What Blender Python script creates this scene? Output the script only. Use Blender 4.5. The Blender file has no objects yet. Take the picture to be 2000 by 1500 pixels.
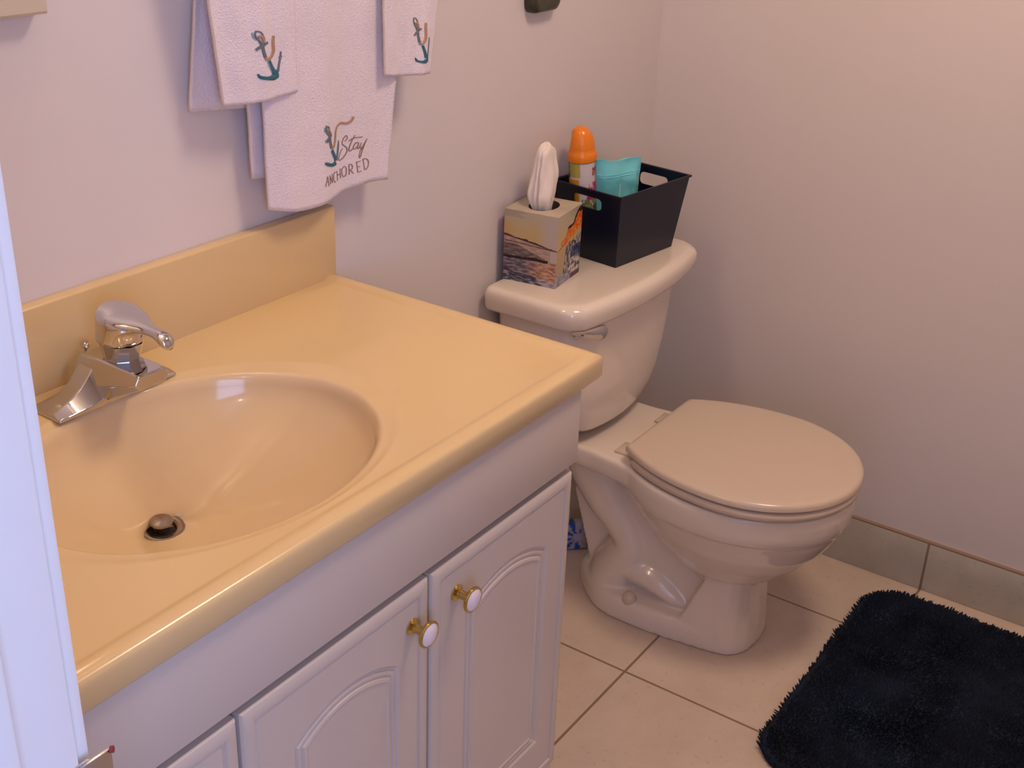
import bpy, bmesh, math, random
import numpy as np
from mathutils import Vector, Matrix, noise
random.seed(7)
PI = math.pi
sc = bpy.context.scene
COL = sc.collection

# ------------------------------------------------------------------ camera
CAM = Vector((-1.2676, -1.1827, 1.4630))
EUL = (1.12379585, -0.03483188, -0.96634488)
FPX = 2385.774
cd = bpy.data.cameras.new('camera'); cam = bpy.data.objects.new('camera', cd); COL.objects.link(cam)
cam.location = CAM; cam.rotation_euler = EUL; cd.sensor_width = 36; cd.lens = FPX * 36 / 2000; cd.clip_start = .02
sc.camera = cam
from mathutils import Euler
MR = Euler(EUL).to_matrix()
def at(px, py, ax, v):
    """point of the photo's pixel on the plane (axis ax = v)"""
    d = MR @ Vector(((px - 1000) / FPX, -(py - 750) / FPX, -1)); t = (v - CAM[ax]) / d[ax]
    return CAM + d * t

# ------------------------------------------------------------------ materials
def mat(name, col, rough=.5, metal=0., coat=0., bump=None, mottle=None, spec=.5, sheen=0., sss=0., vcol=False, coat_rough=.05, trans=0.):
    m = bpy.data.materials.new(name); m.use_nodes = True
    nt = m.node_tree; N = nt.nodes; L = nt.links; b = N['Principled BSDF']
    b.inputs['Base Color'].default_value = (*col, 1); b.inputs['Roughness'].default_value = rough
    b.inputs['Metallic'].default_value = metal; b.inputs['Coat Weight'].default_value = coat
    b.inputs['Coat Roughness'].default_value = coat_rough; b.inputs['Specular IOR Level'].default_value = spec
    b.inputs['Sheen Weight'].default_value = sheen
    if trans: b.inputs['Transmission Weight'].default_value = trans
    if sss:
        b.inputs['Subsurface Weight'].default_value = sss; b.inputs['Subsurface Scale'].default_value = .01
    tc = N.new('ShaderNodeTexCoord')
    if vcol:
        a = N.new('ShaderNodeAttribute'); a.attribute_name = 'paint'; L.new(a.outputs['Color'], b.inputs['Base Color'])
    if mottle:                                     # (scale, second colour, amount)
        n = N.new('ShaderNodeTexNoise'); n.inputs['Scale'].default_value = mottle[0]; n.inputs['Detail'].default_value = 5
        L.new(tc.outputs['Object'], n.inputs['Vector'])
        r = N.new('ShaderNodeMapRange'); r.inputs[1].default_value = .35; r.inputs[2].default_value = .65; r.inputs[4].default_value = mottle[2]
        L.new(n.outputs['Fac'], r.inputs[0])
        x = N.new('ShaderNodeMix'); x.data_type = 'RGBA'; x.inputs[6].default_value = (*col, 1); x.inputs[7].default_value = (*mottle[1], 1)
        L.new(r.outputs[0], x.inputs[0]); L.new(x.outputs[2], b.inputs['Base Color'])
    if bump:                                       # (scale, strength, distance)
        n = N.new('ShaderNodeTexNoise'); n.inputs['Scale'].default_value = bump[0]; n.inputs['Detail'].default_value = 3
        L.new(tc.outputs['Object'], n.inputs['Vector'])
        u = N.new('ShaderNodeBump'); u.inputs['Strength'].default_value = bump[1]; u.inputs['Distance'].default_value = bump[2]
        L.new(n.outputs['Fac'], u.inputs['Height']); L.new(u.outputs[0], b.inputs['Normal'])
    return m
M = {}
M['wall'] = mat('wall_paint', (.72, .655, .66), .45, bump=(60, .12, .002), mottle=(3, (.70, .64, .635), .6))
M['trim'] = mat('gloss_trim_paint', (.86, .87, .90), .32, bump=(25, .15, .002))
M['ceil'] = mat('ceiling_paint', (.8, .78, .76), .8)
M['marble'] = mat('cultured_marble', (.69, .495, .25), .2, coat=.2, mottle=(5, (.665, .485, .265), .8), spec=.4, coat_rough=.1)
M['basin'] = mat('cultured_marble_basin', (.69, .51, .295), .14, coat=.25, mottle=(7, (.67, .49, .295), .8), spec=.4)
M['cab'] = mat('white_cabinet_foil', (.60, .515, .465), .38, bump=(40, .05, .001))
M['china'] = mat('vitreous_china', (.77, .67, .585), .12, coat=.5, spec=.5)
M['seat'] = mat('seat_plastic', (.62, .505, .41), .25, coat=.2)
M['chrome'] = mat('chrome', (.62, .60, .60), .05, 1.)
M['oldchrome'] = mat('worn_drain_metal', (.42, .36, .30), .25, 1., mottle=(60, (.33, .25, .2), 1))
M['dark'] = mat('dark_void', (.012, .011, .012), .6)
M['brass'] = mat('brass', (.60, .43, .14), .15, 1.)
M['porc'] = mat('porcelain', (.80, .72, .80), .15, coat=.5)
M['towel'] = mat('white_terry', (.80, .715, .80), .95, bump=(420, .5, .003), sheen=.3, mottle=(14, (.78, .70, .77), .8))
M['edge_shade'] = mat('towel_edge_shade', (.70, .58, .50), .95)  # brownish shadow outline of the towels, painted as their rim colour
M['teal'] = mat('teal_thread', (.035, .14, .20), .7)
M['greythread'] = mat('grey_thread', (.15, .18, .21), .7)
M['palegreen'] = mat('pale_blue_thread', (.22, .36, .44), .7)
M['rope'] = mat('tan_thread', (.45, .27, .18), .7)
M['script'] = mat('taupe_thread', (.28, .17, .15), .7)
M['navy'] = mat('navy_plastic', (.002, .005, .020), .34, spec=.4, bump=(30, .1, .001))
M['orange'] = mat('orange_plastic', (.82, .22, .004), .3, coat=.3)
M['label'] = mat('printed_label', (1, 1, 1), .35, vcol=True)
M['carton'] = mat('printed_carton', (1, 1, 1), .4, vcol=True)
M['tissue'] = mat('tissue_paper', (.80, .71, .66), .9, bump=(50, .3, .003))
M['foil'] = mat('teal_foil_pouch', (.175, .64, .74), .32, bump=(26, .5, .006), spec=.5)
M['foil_print'] = mat('pale_print', (.45, .80, .82), .4)
M['rug'] = mat('navy_pile', (.015, .024, .048), 1., spec=.25, mottle=(9, (.009, .013, .024), 1))
M['bronze'] = mat('dark_bronze', (.035, .03, .018), .3, mottle=(50, (.06, .055, .03), 1))
M['frame'] = mat('cream_frame_lacquer', (.62, .55, .44), .35)
M['mirror'] = mat('mirror_glass', (.9, .9, .9), .02, 1.)
M['wrap'] = mat('printed_wrap', (1, 1, 1), .35, vcol=True)
M['cream'] = mat('cream_plastic', (.62, .5, .36), .4)
M['gap'] = mat('caulk_line', (.30, .20, .14), .8)
M['red'] = mat('red_dot', (.25, .03, .03), .4)
M['steel'] = mat('strike_steel', (.6, .6, .62), .3, 1.)
M['globe'] = mat('lamp_glass', (1, .8, .6), .4)
def tile_mat(name, horizontal):
    m = mat(name, (.5, .4, .35), .35); nt = m.node_tree; N = nt.nodes; L = nt.links; b = N['Principled BSDF']
    g = N.new('ShaderNodeNewGeometry'); s = N.new('ShaderNodeSeparateXYZ'); L.new(g.outputs['Position'], s.inputs[0])
    def line(out, off, pitch, w):
        a = N.new('ShaderNodeMath'); a.operation = 'SUBTRACT'; L.new(out, a.inputs[0]); a.inputs[1].default_value = off
        d = N.new('ShaderNodeMath'); d.operation = 'PINGPONG'; L.new(a.outputs[0], d.inputs[0]); d.inputs[1].default_value = pitch / 2
        r = N.new('ShaderNodeMapRange'); r.inputs[1].default_value = w; r.inputs[2].default_value = w * 1.5; r.inputs[3].default_value = 1; r.inputs[4].default_value = 0
        L.new(d.outputs[0], r.inputs[0]); return r.outputs[0]
    ly = line(s.outputs['Y'], -.360, .362, .0019)
    if horizontal:
        lx = line(s.outputs['X'], .384, .397, .0019)
        mx = N.new('ShaderNodeMath'); mx.operation = 'MAXIMUM'; L.new(lx, mx.inputs[0]); L.new(ly, mx.inputs[1]); grout = mx.outputs[0]
    else: grout = ly
    n = N.new('ShaderNodeTexNoise'); n.inputs['Scale'].default_value = 9; n.inputs['Detail'].default_value = 8; n.inputs['Roughness'].default_value = .65
    L.new(g.outputs['Position'], n.inputs['Vector'])
    cr = N.new('ShaderNodeValToRGB'); e = cr.color_ramp.elements
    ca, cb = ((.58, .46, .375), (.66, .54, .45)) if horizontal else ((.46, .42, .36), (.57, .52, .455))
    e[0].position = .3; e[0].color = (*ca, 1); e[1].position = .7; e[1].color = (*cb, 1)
    L.new(n.outputs['Fac'], cr.inputs[0])
    sp = N.new('ShaderNodeTexNoise'); sp.inputs['Scale'].default_value = 90; sp.inputs['Detail'].default_value = 2; L.new(g.outputs['Position'], sp.inputs['Vector'])
    sr = N.new('ShaderNodeMapRange'); sr.inputs[1].default_value = .64; sr.inputs[2].default_value = .72; sr.inputs[4].default_value = .35; L.new(sp.outputs['Fac'], sr.inputs[0])
    m1 = N.new('ShaderNodeMix'); m1.data_type = 'RGBA'; L.new(sr.outputs[0], m1.inputs[0]); L.new(cr.outputs[0], m1.inputs[6]); m1.inputs[7].default_value = (.36, .27, .20, 1)
    m2 = N.new('ShaderNodeMix'); m2.data_type = 'RGBA'; L.new(grout, m2.inputs[0]); L.new(m1.outputs[2], m2.inputs[6]); m2.inputs[7].default_value = (.26, .175, .125, 1)
    L.new(m2.outputs[2], b.inputs['Base Color'])
    u = N.new('ShaderNodeBump'); u.inputs['Strength'].default_value = .5; u.inputs['Distance'].default_value = .002; u.invert = True
    L.new(grout, u.inputs['Height']); L.new(u.outputs[0], b.inputs['Normal'])
    return m
M['tile'] = tile_mat('floor_tile', True); M['basetile'] = tile_mat('baseboard_tile', False)

# ------------------------------------------------------------------ helpers
def link(name, me, mats, parent=None, smooth=40):
    o = bpy.data.objects.new(name, me); COL.objects.link(o)
    for m in (mats if isinstance(mats, (list, tuple)) else [mats]): me.materials.append(m)
    if smooth:
        me.shade_smooth(); me.set_sharp_from_angle(angle=math.radians(smooth))
    if parent:
        o.parent = parent
        o.matrix_parent_inverse = WORLD.get(parent.name, Matrix.Identity(4)).inverted()
        WORLD[o.name] = WORLD_SELF(o)
    else: WORLD[o.name] = Matrix.Identity(4)
    return o
WORLD = {}
def WORLD_SELF(o): return Matrix.Identity(4)       # parts carry world coordinates, so their world matrix is the identity
def fix(me):
    bm = bmesh.new(); bm.from_mesh(me); bmesh.ops.recalc_face_normals(bm, faces=bm.faces); bm.to_mesh(me); bm.free()
def pyd(name, V, F, mats, parent=None, smooth=40, recalc=True, idx=None):
    me = bpy.data.meshes.new(name); me.from_pydata([tuple(v) for v in V], [], F); me.update()
    if recalc: fix(me)
    o = link(name, me, mats, parent, smooth)
    if idx: 
        for p, i in zip(me.polygons, idx): p.material_index = i
    return o
def frombm(name, bm, mats, parent=None, smooth=40):
    bmesh.ops.recalc_face_normals(bm, faces=bm.faces)
    me = bpy.data.meshes.new(name); bm.to_mesh(me); bm.free(); return link(name, me, mats, parent, smooth)
def empty(name, loc, label, cat, rz=0):
    o = bpy.data.objects.new(name, None); COL.objects.link(o); o.location = loc; o.rotation_euler = (0, 0, rz)
    o.empty_display_size = .05; o['label'] = label; o['category'] = cat
    WORLD[o.name] = Matrix.Translation(loc) @ Matrix.Rotation(rz, 4, 'Z'); return o
def tag(o, label, cat, group=None):
    o['label'] = label; o['category'] = cat
    if group: o['group'] = group
    return o
def struct(o, label=None):
    o['kind'] = 'structure'
    if label: o['label'] = label
    return o
def abox(bm, x0, x1, y0, y1, z0, z1, bev=0, seg=2, M4=None):
    r = bmesh.ops.create_cube(bm, size=1); vs = r['verts']
    for v in vs: v.co = Vector(((x0 + x1) / 2 + v.co.x * (x1 - x0), (y0 + y1) / 2 + v.co.y * (y1 - y0), (z0 + z1) / 2 + v.co.z * (z1 - z0)))
    if bev:
        es = list({e for v in vs for e in v.link_edges})
        rr = bmesh.ops.bevel(bm, geom=es, offset=bev, segments=seg, profile=.5, affect='EDGES')
        vs = list({v for f in rr['faces'] for v in f.verts} | {v for v in vs if v.is_valid})
    if M4 is not None:
        for v in vs: v.co = M4 @ v.co
def box(name, x0, x1, y0, y1, z0, z1, m, parent=None, bev=0, seg=2, M4=None):
    bm = bmesh.new(); abox(bm, x0, x1, y0, y1, z0, z1, bev, seg, M4); return frombm(name, bm, m, parent)
def loftm(loops, cap0=True, cap1=True):
    n = len(loops[0]); V = [p for l in loops for p in l]; F = []
    for i in range(len(loops) - 1):
        for j in range(n):
            k = (j + 1) % n; F.append((i * n + j, i * n + k, (i + 1) * n + k, (i + 1) * n + j))
    if cap0: F.append(tuple(range(n)))
    if cap1: F.append(tuple((len(loops) - 1) * n + j for j in range(n)))
    return V, F
def loft(name, loops, m, parent=None, cap0=True, cap1=True, smooth=40):
    V, F = loftm(loops, cap0, cap1); return pyd(name, V, F, m, parent, smooth)
def lathe_loops(prof, c, axis=Vector((0, 0, 1)), n=48, sx=1.):
    axis = Vector(axis).normalized(); q = axis.to_track_quat('Z', 'Y').to_matrix(); c = Vector(c)
    return [[c + q @ Vector((r * math.cos(2 * PI * j / n) * sx, r * math.sin(2 * PI * j / n), h)) for j in range(n)] for r, h in prof]
def lathe(name, prof, c, m, parent=None, axis=(0, 0, 1), n=48, smooth=35):
    return loft(name, lathe_loops(prof, c, axis, n), m, parent, smooth=smooth)
def tube_loops(pts, rad, n=16, flat=None):
    pts = [Vector(p) for p in pts]; L = []; up = None
    for i, p in enumerate(pts):
        t = (pts[min(i + 1, len(pts) - 1)] - pts[max(i - 1, 0)]).normalized()
        if up is None: up = Vector((1, 0, 0)) if abs(t.x) < .8 else Vector((0, 0, 1))
        a = (up - t * up.dot(t)).normalized(); b = t.cross(a); up = a
        r = rad[i] if isinstance(rad, (list, tuple)) else rad
        L.append([p + a * r * math.cos(2 * PI * j / n) + b * r * math.sin(2 * PI * j / n) for j in range(n)])
    return L
def smoothpath(pts, k=6):
    """Catmull-Rom through points (tuples of any length)"""
    P = [pts[0]] + list(pts) + [pts[-1]]; out = []
    for i in range(1, len(P) - 2):
        for s in range(k):
            t = s / k
            out.append(tuple(.5 * (2 * b + (c - a) * t + (2 * a - 5 * b + 4 * c - d) * t * t + (3 * b - a - 3 * c + d) * t ** 3) for a, b, c, d in zip(P[i - 1], P[i], P[i + 1], P[i + 2])))
    out.append(tuple(pts[-1])); return out
def paint(o, fn):
    me = o.data; a = me.color_attributes.new('paint', 'FLOAT_COLOR', 'POINT')
    for i, v in enumerate(me.vertices): a.data[i].color = (*fn(v.co), 1)
def fbm(x, y, z=0., o=4): return noise.fractal(Vector((x, y, z)), 1., 2., o)
def mixc(a, b, t):
    t = max(0, min(1, t)); return tuple(p * (1 - t) + q * t for p, q in zip(a, b))
def sstep(a, b, x):
    t = max(0, min(1, (x - a) / (b - a))); return t * t * (3 - 2 * t)

# ------------------------------------------------------------------ room
XL, XR, CH = -.95, 1.001, 2.40
YF = -2.3
struct(box('wall_back', XL - .12, XR + .12, 0, .12, 0, CH, M['wall']))
struct(box('wall_right', XR, XR + .12, YF, 0, 0, CH, M['wall']))
bm = bmesh.new()
for a in ((-2.9, -2.5, 0, CH), (-1.4, XR + .12, 0, CH), (-2.5, -1.4, 0, .80), (-2.5, -1.4, 2.1, CH)): abox(bm, a[0], a[1], YF - .12, YF, a[2], a[3])
struct(frombm('wall_front', bm, M['wall']))
JY0, JY1, DH = -.6775, -1.47, 2.03
bm = bmesh.new()
abox(bm, XL - .12, XL, JY0 + .018, 0, 0, CH); abox(bm, XL - .12, XL, YF, JY1 - .018, 0, CH); abox(bm, XL - .12, XL, JY1 - .018, JY0 + .018, DH + .018, CH)
struct(frombm('wall_left', bm, M['wall']))
struct(box('floor', -2.9, XR + .12, YF - .12, .12, -.1, 0, M['tile']))
struct(box('ceiling', -2.9, XR + .12, YF - .12, .12, CH, CH + .1, M['ceil']))
# hall outside the doorway, with the window the daylight comes through
bm = bmesh.new()
abox(bm, -2.9, -2.78, YF, .12, 0, CH)
struct(frombm('wall_hall', bm, M['wall']))
struct(box('wall_hall_end', -2.78, XL - .12, 0, .12, 0, CH, M['wall']))
bm = bmesh.new()
for a in ((-2.50, -2.45, .80, 2.1), (-1.45, -1.40, .80, 2.1), (-2.45, -1.45, .80, .85), (-2.45, -1.45, 2.05, 2.1), (-2.45, -1.45, 1.43, 1.46)):
    abox(bm, a[0], a[1], YF - .06, YF + .02, a[2], a[3])
struct(frombm('window_1', bm, M['trim']))
# door frame: jamb with rabbet and stop, casings, strike plate
bm = bmesh.new()
abox(bm, XL - .12, XL, JY0, JY0 + .018, 0, DH + .018, .0015); abox(bm, XL - .12, XL, JY1 - .018, JY1, 0, DH + .018, .0015); abox(bm, XL - .12, XL, JY1, JY0, DH, DH + .018, .0015)
fr = struct(frombm('door_1', bm, M['trim']), 'white painted door frame with a strike plate')
bm = bmesh.new()
abox(bm, XL - .085, XL - .041, JY0 - .011, JY0, 0, DH, .002); abox(bm, XL - .085, XL - .041, JY1, JY1 + .011, 0, DH, .002); abox(bm, XL - .085, XL - .041, JY1 + .011, JY0 - .011, DH - .011, DH, .002)
frombm('door_stop', bm, M['trim'], fr)
bm = bmesh.new()
for xs in ((XL - .132, XL - .12), (XL, XL + .012)):
    y1 = JY0 + .062 if xs[0] < XL - .1 else JY0 + .055
    abox(bm, xs[0], xs[1], JY0 + .006, y1, 0, DH + .07, .003); abox(bm, xs[0], xs[1], JY1 - .062, JY1 - .006, 0, DH + .07, .003); abox(bm, xs[0], xs[1], JY1 - .006, JY0 + .006, DH + .012, DH + .07, .003)
bm2 = bm; frombm('door_casing', bm2, M['trim'], fr)
p = at(178, 1491, 1, JY0 - .003)
bm = bmesh.new(); abox(bm, XL - .006, XL + .006, JY0 - .0012, JY0 + .0005, p.z - .058, p.z + .002, .0006); abox(bm, XL - .0005, XL + .020, JY0 - .0035, JY0 - .0008, p.z - .035, p.z + .0015, .0006)
sp = frombm('strike_plate', bm, M['steel'], fr)
lathe('screw_head', [(0, 0), (.0022, 0), (.0022, .002), (0, .0022)], (XL + .0195, JY0 - .003, p.z + .0005), M['red'], sp, axis=(.8, -1, .2), n=12)
# tiled baseboards with a thin caulk line along their top
struct(box('baseboard_right', XR - .010, XR, YF, -.0, 0, .112, M['basetile'], bev=.0015))
struct(box('baseboard_back', 0.0, XR - .010, -.010, 0, 0, .112, M['basetile'], bev=.0015))
struct(box('trim_1', XR - .0095, XR, YF, -.0, .112, .1155, M['gap']))

# ------------------------------------------------------------------ vanity countertop
H = .82
vt = empty('vanity_countertop', (-.475, -.24, .786), 'cream cultured marble countertop with an oval basin on the white vanity', 'countertop')
EX, EY, EA, EB = -.485, -.262, .215, .172
N = 160
ANG = [2 * PI * j / N for j in range(N)]; CORN = []
for c in ((XL, -.482), (0, -.482), (0, 0), (XL, 0)):
    a = math.atan2(c[1] - EY, c[0] - EX) % (2 * PI); j = min(range(N), key=lambda j: abs(ANG[j] - a)); ANG[j] = a; CORN.append(j)
def ell(a, b, z, cx=EX, cy=EY): return [Vector((cx + a * math.cos(t), cy + b * math.sin(t), z)) for t in ANG]
def rect_loop(x0, x1, y0, y1, z, cx=EX, cy=EY, n=N, ang=None):
    A = ang or ANG; L = []
    for a in A:
        c, s = math.cos(a), math.sin(a)
        t = min(((x1 - cx) / c if c > 1e-9 else (x0 - cx) / c if c < -1e-9 else 9), ((y1 - cy) / s if s > 1e-9 else (y0 - cy) / s if s < -1e-9 else 9))
        L.append(Vector((cx + c * t, cy + s * t, z)))
    return L
BASE = rect_loop(XL, 0, -.482, 0, 0)
for j, c in zip(CORN, ((XL, -.482), (0, -.482), (0, 0), (XL, 0))): BASE[j] = Vector((c[0], c[1], 0))
def deck_loop(d, z, r=0):
    L = [Vector((XL + (v.x - XL) * (-d - XL) / -XL, v.y * (.482 - d) / .482, z)) for v in BASE]
    L[CORN[1]] += Vector((-.0022, .0022, 0)); return L
loops = [ell(EA + .004, EB + .004, H - .0075), ell(EA + .012, EB + .007, H - .0068), ell(EA + .022, EB + .010, H - .0055), ell(EA + .030, EB + .0125, H - .0042), ell(EA + .036, EB + .0145, H - .0040),
         deck_loop(.030, H - .004), deck_loop(.026, H - .0035), deck_loop(.021, H - .0005), deck_loop(.016, H), deck_loop(.008, H), deck_loop(.003, H - .0015), deck_loop(.0006, H - .005), deck_loop(0, H - .010), deck_loop(0, H - .030), deck_loop(.003, H - .034), deck_loop(.030, H - .034)]
loft('counter_deck', loops, M['marble'], vt, False, False, smooth=60)
# basin: ellipse rings drawn in towards the drain
DX, DY, DZ, DR = -.487, -.180, .680, .027
loops = []
prof = [(1.018, -.0075), (1.008, -.0080), (.998, -.0092), (.988, -.0118), (.978, -.016), (.969, -.0215), (.962, -.028)]
rd = DR / .195
S = [(.962 - (.962 - rd) * (i / 30)) for i in range(31)]
def bz(s): return -.028 - (.136 - .028) * (1 - (max(0, s - rd) / (.962 - rd)) ** 2.3) ** .80 if s < .961 else -.028
loops.append(ell(EA + .004, EB + .004, H - .0075))
for s, z in prof[1:]: loops.append(ell(EA * s, EB * s, H + z))
for s in S[1:]:
    k = (1 - s) / (1 - rd); k = k ** 1.3
    ax = EA * s * (1 - k) + DR * .92 * k if s > rd else DR; bx = EB * s * (1 - k) + DR * .92 * k
    z = bz(s)
    loops.append(ell(ax, bx, H + z - .0035 * k, EX + (DX - EX) * k, EY + (DY - EY) * k))
V, F = loftm(loops, False, False)
BAS = pyd('basin', V, F, M['basin'], vt, smooth=80)
box('backsplash', XL, 0, -.019, 0, H - .006, H + .104, M['marble'], vt, bev=.003, seg=3)
zf = H - .1395
dr = lathe('drain', [(.0145, -.02), (.015, -.004), (.0165, -.0005), (.0185, .0008), (.024, .0012), (.0262, .0006), (.0268, -.001), (.0268, -.004)], (DX, DY, zf + .002), M['oldchrome'], vt, axis=(-.03, -.12, 1), n=56)
lathe('drain_well', [(.0146, 0), (.0146, .02), (0, .0201)], (DX, DY, zf - .022), M['dark'], dr, n=32)
lathe('stopper', [(.009, -.012), (.0095, 0), (.0118, .001), (.0132, .0032), (.0132, .0055), (.0125, .0066), (.006, .0074), (0, .0075)], (DX, DY, zf + .006), M['oldchrome'], dr, axis=(-.05, -.1, 1))

# ------------------------------------------------------------------ faucet
FX = -.462
fa = empty('faucet', (FX, -.07, H - .004), 'chrome single lever faucet standing behind the basin', 'faucet')
z0 = H - .004
def trap(x, ya, yb, zt, zm, ins):                 # cross-section of a wing
    ym = (ya + yb) / 2
    return [Vector((x, ya, z0)), Vector((x, ya - .0, z0 + zm)), Vector((x, ya + ins, z0 + zt)), Vector((x, yb - ins, z0 + zt)), Vector((x, yb, z0 + zm)), Vector((x, yb, z0))]
secs = []
for x, ya, yb, zt, zm, ins in [(-.084, -.0985, -.043, .0045, .0025, .013), (-.080, -.099, -.0425, .0075, .004, .015), (-.066, -.099, -.042, .0105, .004, .016), (-.052, -.100, -.041, .016, .005, .0175), (-.040, -.100, -.041, .0235, .006, .018), (-.030, -.100, -.040, .033, .007, .018), (-.021, -.100, -.040, .043, .009, .018), (-.012, -.100, -.040, .049, .012, .017)]:
    secs.append(trap(FX + x, ya, yb, zt, zm, ins))
secs = secs + [[Vector((2 * FX - v.x, v.y, v.z)) for v in s] for s in reversed(secs)]
b = loft('base', secs, M['chrome'], fa, smooth=25)
bv = b.modifiers.new('bevel', 'BEVEL'); bv.width = .0018; bv.segments = 3; bv.limit_method = 'ANGLE'; bv.angle_limit = math.radians(25)
# spout: hexagonal section reaching forward over the basin
def hexs(y, zb, zt, hw, top, zc):
    return [Vector((FX - hw * .72, y, z0 + zb)), Vector((FX - hw, y, z0 + zc)), Vector((FX - top, y, z0 + zt)), Vector((FX + top, y, z0 + zt)), Vector((FX + hw, y, z0 + zc)), Vector((FX + hw * .72, y, z0 + zb))]
secs = [hexs(-.046, .004, .046, .026, .017, .020), hexs(-.060, .003, .053, .028, .019, .022), hexs(-.098, .004, .054, .028, .019, .024), hexs(-.115, .014, .0535, .0268, .018, .030), hexs(-.144, .027, .0535, .0258, .0185, .038), hexs(-.159, .034, .0515, .0250, .018, .042)]
b = loft('spout', secs, M['chrome'], fa, smooth=20)
bv = b.modifiers.new('bevel', 'BEVEL'); bv.width = .002; bv.segments = 3; bv.limit_method = 'ANGLE'; bv.angle_limit = math.radians(18)
ca = Vector((FX + .006, -.101, z0 + .0515)); ax = Vector((0, -.10, 1)).normalized()
lathe('body', [(.020, 0), (.0215, .003), (.0235, .014), (.0255, .022), (.0262, .024)], ca, M['chrome'], fa, axis=ax, n=10, smooth=15)
# lever handle: round cap whose slanted top runs out into a lever with a bead end
cc = ca + ax * .0235
lv = []
def capring(r, h, tilt, sx=0): 
    out = []
    for j in range(48):
        a = 2 * PI * j / 48; c, s = math.cos(a), math.sin(a)
        out.append(cc + Vector((r * c, r * s, h + tilt * s)) + Vector((0, -.1 * h, 0)))
    return out
V, F = loftm([capring(.0262, 0, 0), capring(.0278, .0025, 0), capring(.0282, .006, .001), capring(.0280, .028, .005), capring(.0268, .0315, .006), capring(.024, .0335, .0065), capring(.012, .0345, .004), capring(.001, .0348, 0)])
bm = bmesh.new(); me = bpy.data.meshes.new('t'); me.from_pydata([tuple(v) for v in V], [], F); bm.from_mesh(me)
o_ = cc + Vector((0, -.003, .0275))
path = [(0, 0, .004, .0262, .004), (0, -.018, .001, .0235, .0050), (0, -.032, -.001, .0165, .0052), (0, -.046, -.0025, .0105, .0048), (0, -.058, -.0035, .0085, .0048), (0, -.066, -.005, .0088, .0058), (0, -.073, -.008, .0094, .0070), (0, -.079, -.0115, .0078, .0064), (0, -.082, -.0145, .003, .003)]
Ls = []
for (x, y, z, w, t) in smoothpath(path, 4):
    Ls.append([o_ + Vector((w * math.cos(a), y, z + t * math.sin(a))) for a in [2 * PI * k / 24 for k in range(24)]])
V, F = loftm(Ls); me2 = bpy.data.meshes.new('t'); me2.from_pydata([tuple(v) for v in V], [], F); bm.from_mesh(me2)
hd = frombm('handle', bm, M['chrome'], fa)
lathe('indicator', [(0, 0), (.0032, 0), (.0028, .0012), (0, .0014)], cc + Vector((.005, -.0275, .011)), M['red'], hd, axis=(.15, -1, 0), n=16)
lathe('lift_rod', [(.002, 0), (.002, .030), (.0045, .032), (.0055, .036), (.0045, .0395), (0, .040)], (FX + .002, -.040, z0 + .016), M['chrome'], fa, n=20)

# ------------------------------------------------------------------ vanity cabinet
vc = empty('vanity_cabinet', (-.48, -.24, 0), 'white vanity cabinet with arched panel doors beside the toilet', 'cabinet')
bm = bmesh.new()
CR = -.030
abox(bm, CR - .016, CR, -.439, -.003, 0, .786); abox(bm, XL + .003, XL + .019, -.439, -.003, 0, .786)
abox(bm, XL + .003, CR - .016, -.43, -.012, .10, .116); abox(bm, XL + .003, CR - .016, -.385, -.37, 0, .10)
abox(bm, XL + .003, CR, -.455, -.439, .10, .16); abox(bm, XL + .003, CR, -.455, -.439, .65, .786)
for x0, x1 in ((CR - .05, CR), (-.385, -.32), (-.68, -.615), (XL + .003, XL + .05)): abox(bm, x0, x1, -.455, -.439, .16, .65)
frombm('carcass', bm, M['cab'], vc)
ff = box('false_drawer_front', XL + .006, -.042, -.475, -.455, .677, .7855, M['cab'], vc, bev=.003, seg=2)
def arch_loop(w, xc, zb, zs, sag, d, y, nb=24, na=60, ns=24):
    Rr = (w * w + sag * sag) / (2 * sag); zc = zs + sag - Rr; w2 = w - d; R2 = Rr - d; z2 = zc + math.sqrt(R2 * R2 - w2 * w2); b2 = zb + d
    L = [(xc - w2 + 2 * w2 * i / nb, b2) for i in range(nb)]
    L += [(xc + w2, b2 + (z2 - b2) * i / ns) for i in range(ns)]
    a0 = math.asin(w2 / R2)
    L += [(xc + R2 * math.sin(a0 - 2 * a0 * i / na), zc + R2 * math.cos(a0 - 2 * a0 * i / na)) for i in range(na)]
    L += [(xc - w2, z2 + (b2 - z2) * i / ns) for i in range(ns)]
    return [Vector((x, y, z)) for x, z in L]
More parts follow.
